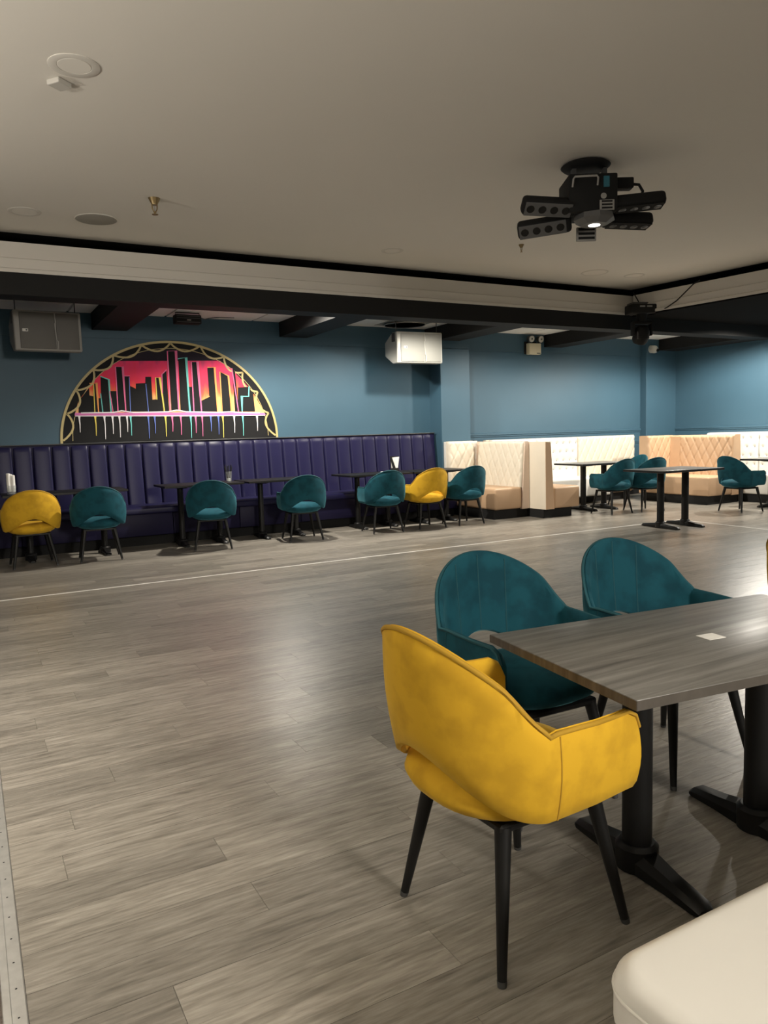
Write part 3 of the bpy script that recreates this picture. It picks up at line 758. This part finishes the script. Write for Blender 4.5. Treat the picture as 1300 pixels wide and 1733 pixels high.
NEON = [('pink',6,[(-0.068,0.386),(-0.059,1.191),(0.056,1.199),(0.049,0.41)]),('aqua',6,[(0.076,1.093),(0.188,1.111),(0.198,0.383)]),('pink',6,[(0.255,0.369),(0.255,1.054),(0.342,1.06),(0.361,0.368)]),('orange',6,[(0.65,0.378),(0.647,0.93),(0.767,0.871),(0.79,0.376)]),('pink',5,[(-0.743,0.394),(-0.739,0.973),(-0.648,0.974),(-0.645,0.381)]),('aqua',5,[(-0.935,0.848),(-0.832,0.808),(-0.831,0.383)]),('aqua',6,[(1.06,0.727),(1.048,0.588),(0.946,0.588),(0.941,0.374)]),('orange',5,[(-1.071,0.755),(-0.987,0.763),(-0.984,0.385)]),('yellow_p',5,[(-0.236,0.548),(-0.236,0.838),(-0.18,0.839),(-0.144,0.387)]),('pink',5,[(-0.158,0.629),(-0.15,0.882),(-0.083,0.946)]),('blue',4,[(-0.367,0.754),(-0.355,0.39)]),('blue',4,[(-0.575,0.84),(-0.586,0.392)]),('pink',5,[(0.822,0.978),(0.888,0.375)]),('orange',5,[(0.475,0.985),(0.577,0.987),(0.585,0.378)]),('aqua',4,[(0.191,0.719),(0.209,0.383)]),('yellow_p',4,[(-1.023,0.751),(-1.031,0.381)]),('pink',4,[(-0.639,0.856),(-0.564,0.857)]),('pink',4,[(-0.83,0.658),(-0.807,0.395)]),('orange',4,[(0.365,0.535),(0.486,0.592)]),('aqua',4,[(-0.945,0.629),(-0.933,0.384)])]
for k, (c, wd, p) in enumerate(NEON):
    obj('neon_outline', MB().ribbon(p, wd*0.0026, -0.0130-0.0001*k, -0.006), 'p_'+c, mu)
obj('water_line', MB().prism([(-1.27,0.385),(-0.6,0.380),(0.2,0.372),(1.27,0.352),(1.29,0.322),(0.2,0.322),(-0.6,0.335),(-1.28,0.350)], 'y', -0.0155, -0.006), 'p_magenta', mu)
obj('water_highlight', MB().ribbon([(-1.2,0.382),(-0.8,0.384),(-0.7,0.405),(-0.55,0.380),(-0.1,0.384),(0.02,0.405),(0.15,0.382),(0.6,0.366),(0.75,0.375),(0.9,0.362),(1.2,0.352)], 0.014, -0.0165, -0.006), 'p_whitep', mu)
obj('water_highlight', MB().ribbon([(-1.27,0.344),(-0.4,0.333),(0.4,0.322),(1.28,0.318)], 0.009, -0.0166, -0.006), 'p_whitep', mu)
DRIP = [(-1.223,0.335,0),(-1.03,0.332,1),(-0.918,0.33,0),(-0.818,0.328,0),(-0.732,0.327,0),(-0.636,0.326,0),(-0.59,0.325,2),(-0.362,0.322,3),(-0.279,0.32,3),(-0.136,0.318,1),(-0.046,0.317,4),(0.069,0.315,4),(0.205,0.313,2),(0.273,0.312,4),(0.363,0.31,4),(0.484,0.309,3),(0.592,0.307,3),(0.655,0.306,1),(0.82,0.303,0),(0.946,0.302,2),(1.158,0.298,0)]
for k, (x, z, c) in enumerate(DRIP):
    ln_ = 0.20 + 0.09*((k*7) % 5)/4
    obj('paint_drip', MB().ribbon([(x, z+0.02), (x, z-0.03), (x+0.003, z-0.10), (x-0.002, z-ln_)], [0.034, 0.018, 0.012, 0.006], -0.0145, -0.005),
        ['p_whitep', 'p_yellow_p', 'p_aqua', 'p_blue', 'p_pink'][c], mu)

# ================================================================== SPEAKERS
def build_speaker(label, body, grille, frame, ln_=0.76):
    r = thing('wall_speaker', label, 'speaker', (0,0,0))
    h = 0.225
    bm = bmesh.new()
    prof = [(0.0, -h), (0.0, h), (0.16, h), (0.40, 0.10), (0.40, -0.10), (0.16, -h)]
    va = [bm.verts.new((-ln_/2, p[0], p[1])) for p in prof]; vb = [bm.verts.new((ln_/2, p[0], p[1])) for p in prof]
    bm.faces.new(va[::-1]); bm.faces.new(vb)
    for i in range(6): bm.faces.new((va[i], va[(i+1) % 6], vb[(i+1) % 6], vb[i]))
    bmesh.ops.bevel(bm, geom=bm.edges[:], offset=0.018, segments=3, profile=0.5, affect='EDGES')
    obj('cabinet', MB().bm(bm), body, r, 40)
    g = ln_/2-0.06
    obj('grille', MB().rbox(-g, 0.075, -0.012, 0.006, -h+0.022, h-0.022, 0.006, 2), grille, r, 40)
    obj('grille', MB().rbox(0.085, g+0.03, -0.012, 0.006, -h+0.022, h-0.022, 0.006, 2), grille, r, 40)
    obj('divider', MB().ribbon([(0.072, h-0.02), (0.080, 0.10), (0.070, 0.085), (0.080, -0.10), (0.094, -0.115), (0.092, -h+0.02)], 0.010, -0.018, 0.0), frame, r)
    bd = obj('badge', MB().rbox(-0.275, -0.215, -0.016, -0.008, -0.015, 0.018, 0.003, 1), 'paper', r)
    obj('badge_mark', MB().cone((-0.232, -0.0155, 0.001), (-0.232, -0.0175, 0.001), 0.009, 0.009, 12), 'dkgrey', bd)
    for s in (-1, 1):
        obj('hanger', MB().cone((s*(ln_/2-0.04), 0.1, h-0.01), (s*(ln_/2-0.04), 0.1, 2.96-2.58), 0.006, 0.006, 8), 'dkgrey', r)
        obj('end_bracket', MB().rbox(s*(ln_/2)-0.006, s*(ln_/2)+0.006, 0.06, 0.16, h-0.14, h-0.01, 0.004, 1), 'dkgrey', r)
    return r
s1 = build_speaker('white loudspeaker hung from the ceiling beside the pilaster', 'whitepl', 'grille', 'whitepl')
s1.location = (5.965, 9.50, 2.55); s1.rotation_euler = (D(-0), 0, D(-3))
s2 = build_speaker('loudspeaker with shade coloured in as grey, hung high at the far left, above the purple banquette', 'ltgrey', 'grille_shade', 'ltgrey', 0.72)  # cabinet and grille greyed to stand in for shade
s2.location = (0.955, 9.50, 2.59); s2.rotation_euler = (0, 0, D(4))

# ================================================================== CEILING FITTINGS
def downlight(label, x, y, rad, lens_r, closed=False, m='ceil'):
    r = thing('recessed_downlight', label, 'downlight', (x, y, ZC), 0, 'round fittings in the tray ceiling')
    obj('trim_ring', MB().lathe([(rad, 0.0), (rad, -0.003), (rad*0.97, -0.005), (lens_r*1.03, -0.004), (lens_r, 0.0)], (0,0,0), 40), m, r, 40)
    obj('lens', MB().lathe([(0.0, -0.0042), (lens_r*0.97, -0.0042), (lens_r*1.01, -0.002), (lens_r*1.01, 0.01), (0.0, 0.01)], (0,0,0), 40), 'ceil', r)
    return r
MT['fit'] = mat('fitting_white', (0.60, 0.575, 0.525), 0.8)
MT['fitp'] = mat('sensor_plastic', (0.50, 0.48, 0.44), 0.7)
MT['fitd'] = mat('speaker_mesh', (0.30, 0.285, 0.25), 0.8)
downlight('large round recessed downlight near the top left of the ceiling', 0.685, 4.545, 0.135, 0.088, m='fit')
downlight('round downlight at the left edge beside the grey ceiling speaker', 0.63, 7.47, 0.135, 0.10, m='fit')
downlight('small round downlight in the middle of the tray ceiling edge', 4.36, 7.48, 0.125, 0.085, m='fit')
downlight('round downlight below the black effect light, left of a smaller one', 7.46, 7.50, 0.18, 0.15, m='fit')
downlight('smaller round downlight nearest the tray ceiling corner', 8.13, 7.44, 0.14, 0.11, m='fit')
cs = thing('ceiling_speaker', 'round grey flush ceiling speaker near the left edge', 'speaker', (1.225, 7.47, ZC))
obj('grille', MB().lathe([(0.0, -0.010), (0.165, -0.009), (0.176, -0.004), (0.178, 0.0)], (0,0,0), 40), 'fitd', cs, 40)
obj('rim', MB().lathe([(0.178, 0.0), (0.178, -0.006), (0.183, -0.006), (0.185, 0.0)], (0,0,0), 40), 'fit', cs, 40)
pl = obj('ceiling_plate', MB().rbox(-0.05, 0.05, -0.045, 0.045, -0.030, 0.0, 0.006, 2), 'fitp'); pl.location = (0.632, 4.77, ZC); pl.rotation_euler = (0, 0, D(38))
tag(pl, 'small square grey sensor plate below the large ceiling downlight', 'sensor')
def sprinkler(label, x, y, sc_=1.0):
    r = thing('sprinkler', label, 'sprinkler', (x, y, ZC), 0, 'ceiling sprinklers'); r.scale = (sc_, sc_, sc_)
    obj('escutcheon', MB().lathe([(0.050, 0.0), (0.045, -0.012), (0.028, -0.045), (0.026, -0.055)], (0,0,0), 20), 'brass', r, 40)
    obj('frame_arms', MB().tube([(-0.022, 0, -0.052), (-0.020, 0, -0.085), (-0.006, 0, -0.115), (0.006, 0, -0.115), (0.020, 0, -0.085), (0.022, 0, -0.052)], 0.0055, 6), 'brass', r, 60)
    obj('bulb', MB().cone((0, 0, -0.05), (0, 0, -0.105), 0.005, 0.005, 8), 'chrome', r)
    obj('deflector', MB().lathe([(0.0, -0.135), (0.026, -0.134), (0.026, -0.130), (0.008, -0.128), (0.008, -0.11)], (0,0,0), 14), 'brass', r)
    return r
sprinkler('brass fire sprinkler hanging from the ceiling at the left', 1.57, 6.66)
sprinkler('small brass fire sprinkler left of the black effect light', 5.56, 6.70, 0.6)

# spider LED effect light
sx, sy = 4.42, 4.50
fx = thing('spider_effect_light', 'black four armed spider LED effect light bolted to the ceiling', 'stage light', (sx, sy, ZC), D(-29))
obj('ceiling_base', MB().lathe([(0.0, -0.004), (0.17, -0.004), (0.19, -0.018), (0.17, -0.035), (0.0, -0.04)], (-0.03, 0, 0), 28), 'black', fx, 40)
obj('yoke', MB().box(-0.14, -0.11, -0.03, 0.03, -0.16, -0.03).box(0.10, 0.13, -0.03, 0.03, -0.16, -0.03).box(-0.16, 0.15, -0.02, 0.02, -0.10, -0.085), 'dkgrey', fx)
bd = obj('body', MB().rbox(-0.20, 0.17, -0.17, 0.17, -0.40, -0.12, 0.012, 2), 'black', fx, 40)
obj('display', MB().rbox(0.060, 0.105, -0.178, -0.165, -0.225, -0.145, 0.002, 1), 'display', bd)
obj('handle', MB().tube([(-0.175, -0.172, -0.22), (-0.175, -0.200, -0.17), (-0.165, -0.205, -0.155), (0.000, -0.205, -0.150), (0.012, -0.200, -0.165), (0.015, -0.172, -0.21)], 0.008, 8), 'ltgrey', bd, 60)
obj('emblem', MB().cone((0.06, -0.168, -0.29), (0.06, -0.176, -0.29), 0.022, 0.022, 16), 'ltgrey', bd)
obj('vent_grille', MB().box(0.03, 0.14, -0.178, -0.168, -0.395, -0.32), 'ltgrey', bd)
for k in range(3): obj('vent_slot', MB().box(0.045, 0.125, -0.182, -0.176, -0.385+0.024*k, -0.373+0.024*k), 'black', bd)
obj('connector', MB().rbox(0.17, 0.33, -0.06, 0.04, -0.20, -0.12, 0.01, 2), 'black', fx, 40)
obj('connector', MB().rbox(0.17, 0.34, -0.05, 0.02, -0.31, -0.26, 0.01, 2), 'black', fx, 40)
obj('cable', MB().tube([(0.32, -0.01, -0.16), (0.38, -0.02, -0.17), (0.41, -0.02, -0.22), (0.39, -0.02, -0.275), (0.33, -0.015, -0.285)], 0.012, 8), 'black', fx, 60)
def arm(ax, ay, a, roll, z, face, dz=0.0):
    m_ = Matrix.Translation((ax, ay, z)) @ Matrix.Rotation(a, 4, 'Z') @ Matrix.Rotation(dz, 4, 'Y') @ Matrix.Rotation(roll, 4, 'X')
    o = obj('light_bar', MB().rbox(0.04, 0.46, -0.065, 0.065, -0.05, 0.05, 0.03, 3), 'black', fx, 50); o.matrix_local = m_
    f_ = obj('bar_face', MB().rbox(0.08, 0.445, -0.055, 0.055, -0.054, -0.049, 0.002, 1), face, o)
    for k in range(4):
        obj('bar_lens', MB().lathe([(0.0, -0.058), (0.030, -0.056), (0.032, -0.051)], (0.125+0.092*k, 0, 0), 16), 'darklens', o, 40)
arm(-0.10, -0.10, PI+0.10, 0.75, -0.355, 'grate', -0.05)
arm(-0.10, 0.00, PI-0.28, 0.85, -0.425, 'grate', 0.06)
arm(0.10, -0.08, 0.02, -0.2, -0.335, 'black', -0.08)
arm(0.08, 0.05, 0.22, -0.2, -0.40, 'black', 0.0)
obj('centre_plate', MB().lathe([(0.0, -0.475), (0.10, -0.475), (0.16, -0.440), (0.15, -0.40), (0.0, -0.40)], (0.02, -0.06, 0), 8), 'grate', fx)
obj('centre_lens', MB().lathe([(0.0, -0.481), (0.045, -0.478), (0.046, -0.470)], (0.02, -0.06, 0), 16), 'lens', fx)
obj('lower_grille', MB().rbox(-0.06, 0.10, 0.16, 0.18, -0.54, -0.43, 0.004, 1), 'ltgrey', fx)
for k in range(3): obj('vent_slot', MB().box(-0.045, 0.085, 0.155, 0.162, -0.525+0.034*k, -0.507+0.034*k), 'black', fx)

# moving head light at the tray corner
mh = thing('moving_head_light', 'black moving head light mounted at the tray ceiling corner', 'stage light', (8.74, 7.86, 2.90), D(-20))
obj('base', MB().rbox(-0.21, 0.21, -0.12, 0.12, 0.02, 0.15, 0.018, 2), 'black', mh, 40)
obj('clamp', MB().rbox(-0.12, 0.12, 0.02, 0.22, 0.14, 0.20, 0.01, 2), 'dkgrey', mh, 40)
obj('clamp_label', MB().box(-0.09, -0.01, -0.1215, -0.1195, 0.105, 0.125).box(0.02, 0.10, -0.1215, -0.1195, 0.105, 0.125), 'ltgrey', mh)
yk = MB().cone((0, 0, 0.03), (0, 0, -0.09), 0.075, 0.06, 20)
yk.rbox(-0.145, 0.145, -0.05, 0.05, -0.125, -0.085, 0.015, 2).rbox(-0.150, -0.122, -0.05, 0.05, -0.29, -0.09, 0.012, 2).rbox(0.122, 0.150, -0.05, 0.05, -0.29, -0.09, 0.012, 2)
obj('yoke', yk, 'black', mh, 40)
hd = MB().lathe([(0.0, -0.40), (0.095, -0.395), (0.112, -0.36), (0.118, -0.28), (0.108, -0.20), (0.07, -0.15), (0.0, -0.145)], (0,0,0), 12)
hd.xf(Matrix.Translation((0, 0, -0.25)) @ Matrix.Rotation(0.5, 4, 'X') @ Matrix.Translation((0, 0, 0.25)))
obj('head', hd, 'black', mh, 30)
for a in range(4):
    t = a*PI/2+0.6
    obj('head_fin', MB().rbox(0.105*math.cos(t)-0.012, 0.105*math.cos(t)+0.012, 0.105*math.sin(t)-0.012, 0.105*math.sin(t)+0.012, -0.34, -0.23, 0.005, 1), 'dkgrey', mh)
obj('head_lens', MB().lathe([(0.0, -0.366), (0.05, -0.364), (0.055, -0.356)], (0,0,0), 16), 'darklens', mh, 40)
obj('cable', MB().tube([(0.02, 0.08, 0.15), (0.0, 0.10, 0.22), (-0.03, 0.13, 0.30), (-0.05, 0.16, 0.36)], 0.008, 6), 'black', mh, 60)
cb = obj('cable', MB().tube([(8.985, 7.70, 2.945), (8.87, 7.62, 2.945), (8.845, 7.50, 2.965), (8.84, 7.33, 3.03), (8.85, 7.20, 3.12), (8.865, 7.08, 3.21), (8.90, 7.00, 3.25)], 0.008, 6), 'black', None, 60)
tag(cb, 'thin black cable drooping down the cream moulding beside the moving head light', 'cable')

# round air diffuser
df = thing('air_diffuser', 'round grey ceiling air diffuser above the white loudspeaker', 'air vent', (5.93, 9.86, ZT))
obj('neck', MB().rbox(-0.36, 0.36, -0.30, 0.30, -0.006, 0.0, 0.002, 1), 'ltgrey', df)
for k, (ra, z) in enumerate(((0.32, -0.03), (0.25, -0.026), (0.185, -0.022), (0.125, -0.018), (0.07, -0.014))):
    obj('diffuser_ring', MB().lathe([(ra, z), (ra-0.012, z-0.006), (ra-0.035, z+0.012), (ra-0.030, z+0.018), (ra, z)], (0,0,0), 36), 'whitepl' if k == 0 else ('dkgrey' if k % 2 else 'ltgrey'), df, 50)
obj('hub', MB().lathe([(0.0, -0.02), (0.035, -0.018), (0.04, -0.008)], (0,0,0), 16), 'dkgrey', df, 40)

# black flood lamp on a bracket
fl_ = thing('flood_lamp', 'black flood lamp on a wire bracket under the ceiling above the mural', 'lamp', (2.67, 9.92, 2.95))
hz = obj('housing', MB().rbox(-0.17, 0.17, -0.07, 0.07, -0.15, -0.035, 0.012, 2), 'black', fl_, 40)
obj('front_fins', MB().box(-0.15, 0.15, -0.078, -0.069, -0.06, -0.05).box(-0.15, 0.15, -0.078, -0.069, -0.085, -0.075).box(-0.15, 0.15, -0.078, -0.069, -0.135, -0.125), 'dkgrey', hz)
obj('badge', MB().box(-0.02, 0.03, -0.080, -0.070, -0.112, -0.098), 'ltgrey', hz)
obj('bracket', MB().tube([(-0.15, 0, -0.06), (-0.15, 0, -0.005), (0.16, 0, -0.005), (0.16, 0, -0.06)], 0.008, 6), 'dkgrey', fl_, 60)
obj('cable', MB().tube([(0.17, 0.02, -0.05), (0.26, 0.1, -0.06), (0.34, 0.2, -0.03), (0.50, 0.22, -0.005), (0.7, 0.2, -0.004)], 0.006, 6), 'dkgrey', fl_, 60)

# emergency light
em = thing('emergency_light', 'cream emergency light box with two round lamp heads on the back wall', 'emergency light', (8.78, WY1-0.018, 2.70))
obj('box', MB().rbox(-0.13, 0.13, -0.10, 0.0, -0.10, 0.09, 0.012, 2), 'box', em, 40)
obj('back_plate', MB().rbox(-0.175, 0.10, -0.012, 0.0, -0.09, 0.12, 0.004, 1), 'black', em)
obj('indicator', MB().box(0.03, 0.11, -0.103, -0.099, -0.09, -0.075), 'dkgrey', em)
for s in (-1, 1):
    hd = obj('lamp_head', MB().cone((s*0.105, -0.05, 0.17), (s*0.105, -0.13, 0.155), 0.045, 0.062, 20), 'dkgrey', em, 40)
    obj('head_lens', MB().cone((s*0.105, -0.13, 0.155), (s*0.105, -0.138, 0.1535), 0.056, 0.050, 20), 'whitepl', hd, 40)
    obj('bulb', MB().cone((s*0.105, -0.137, 0.154), (s*0.105, -0.144, 0.153), 0.018, 0.012, 12), 'dkgrey', hd)
    obj('swivel', MB().cone((s*0.105, -0.05, 0.08), (s*0.105, -0.06, 0.15), 0.018, 0.018, 10), 'dkgrey', hd)
# security camera
sc = thing('security_camera', 'small white dome security camera high on the corner pilaster', 'camera', (11.60, 10.20, 2.76))
obj('mount', MB().cone((0, 0, 0), (0, -0.04, 0), 0.075, 0.07, 24), 'whitepl', sc, 40)
bm = bmesh.new(); bmesh.ops.create_uvsphere(bm, u_segments=20, v_segments=12, radius=0.075)
for v in bm.verts: v.co += Vector((0.0, -0.075, -0.01))
obj('ball', MB().bm(bm), 'whitepl', sc, 60)
obj('lens', MB().cone((0.012, -0.135, -0.03), (0.016, -0.155, -0.037), 0.032, 0.028, 16), 'darklens', sc, 40)

# ================================================================== TABLE ITEMS
def glass_cup(name, label, x, y, z, h, r, fill):
    t = thing(name, label, 'cup', (x, y, z))
    obj('glass', MB().lathe([(r*0.8, 0.0), (r, h), (r*0.93, h), (r*0.74, 0.006), (0.0, 0.006)], (0,0,0), 20), 'glass', t, 40)
    fill(t)
    return t
def pens(t):
    for k in range(6):
        a = k*1.05; d = 0.028
        obj('pen', MB().cone((0.012*math.cos(a), 0.012*math.sin(a), 0.01), (d*1.7*math.cos(a), d*1.7*math.sin(a), 0.19+0.012*(k % 3)), 0.006, 0.006, 8), 'black', t, 40)
    obj('napkin_base', MB().lathe([(0.024, 0.008), (0.026, 0.045)], (0,0,0), 12), 'paper', t)
glass_cup('pen_cup', 'clear glass cup full of black pens on the dark table below the mural', 2.92, 9.30, 0.76, 0.13, 0.042, pens)
def napk(t):
    for k in range(3):
        obj('napkin_roll', MB().lathe([(0.022, 0.03), (0.022, 0.23-0.01*k), (0.012, 0.235-0.01*k)], (-0.022+0.022*k, 0.012*(k % 2), 0), 12), 'paper', t, 40)
glass_cup('napkin_cup', 'clear glass of white rolled napkins on the far left table', 0.432, 9.27, 0.76, 0.10, 0.052, napk)
mn = thing('menu_stand', 'upright white paper menus in a black holder near the banquette end', 'menu holder', (5.44, 9.44, 0.76))
obj('holder', MB().rbox(-0.06, 0.06, -0.03, 0.03, 0.0, 0.05, 0.006, 2), 'black', mn)
obj('menu', MB().prism([(-0.055, 0.02), (0.045, 0.02), (0.075, 0.21), (-0.065, 0.20)], 'y', -0.012, -0.008), 'paper', mn)
obj('menu_cover', MB().prism([(-0.085, 0.21), (-0.030, 0.02), (0.02, 0.02), (-0.055, 0.22)], 'y', -0.018, -0.014), 'black', mn)
obj('menu', MB().prism([(-0.05, 0.02), (0.05, 0.02), (0.07, 0.22), (-0.07, 0.22)], 'y', 0.004, 0.012), 'black', mn)
for lb, x, y in (('small white coaster on the dark table below the mural', 2.62, 9.36), ('small white coaster on the table with the paper menus', 5.22, 9.36)):
    o = obj('coaster', MB().lathe([(0.0, 0.0), (0.05, 0.0), (0.052, 0.008), (0.04, 0.012), (0.0, 0.011)], (0,0,0), 20), 'paper', None, 40)
    o.location = (x, y, 0.76); tag(o, lb, 'coaster', 'white coasters')
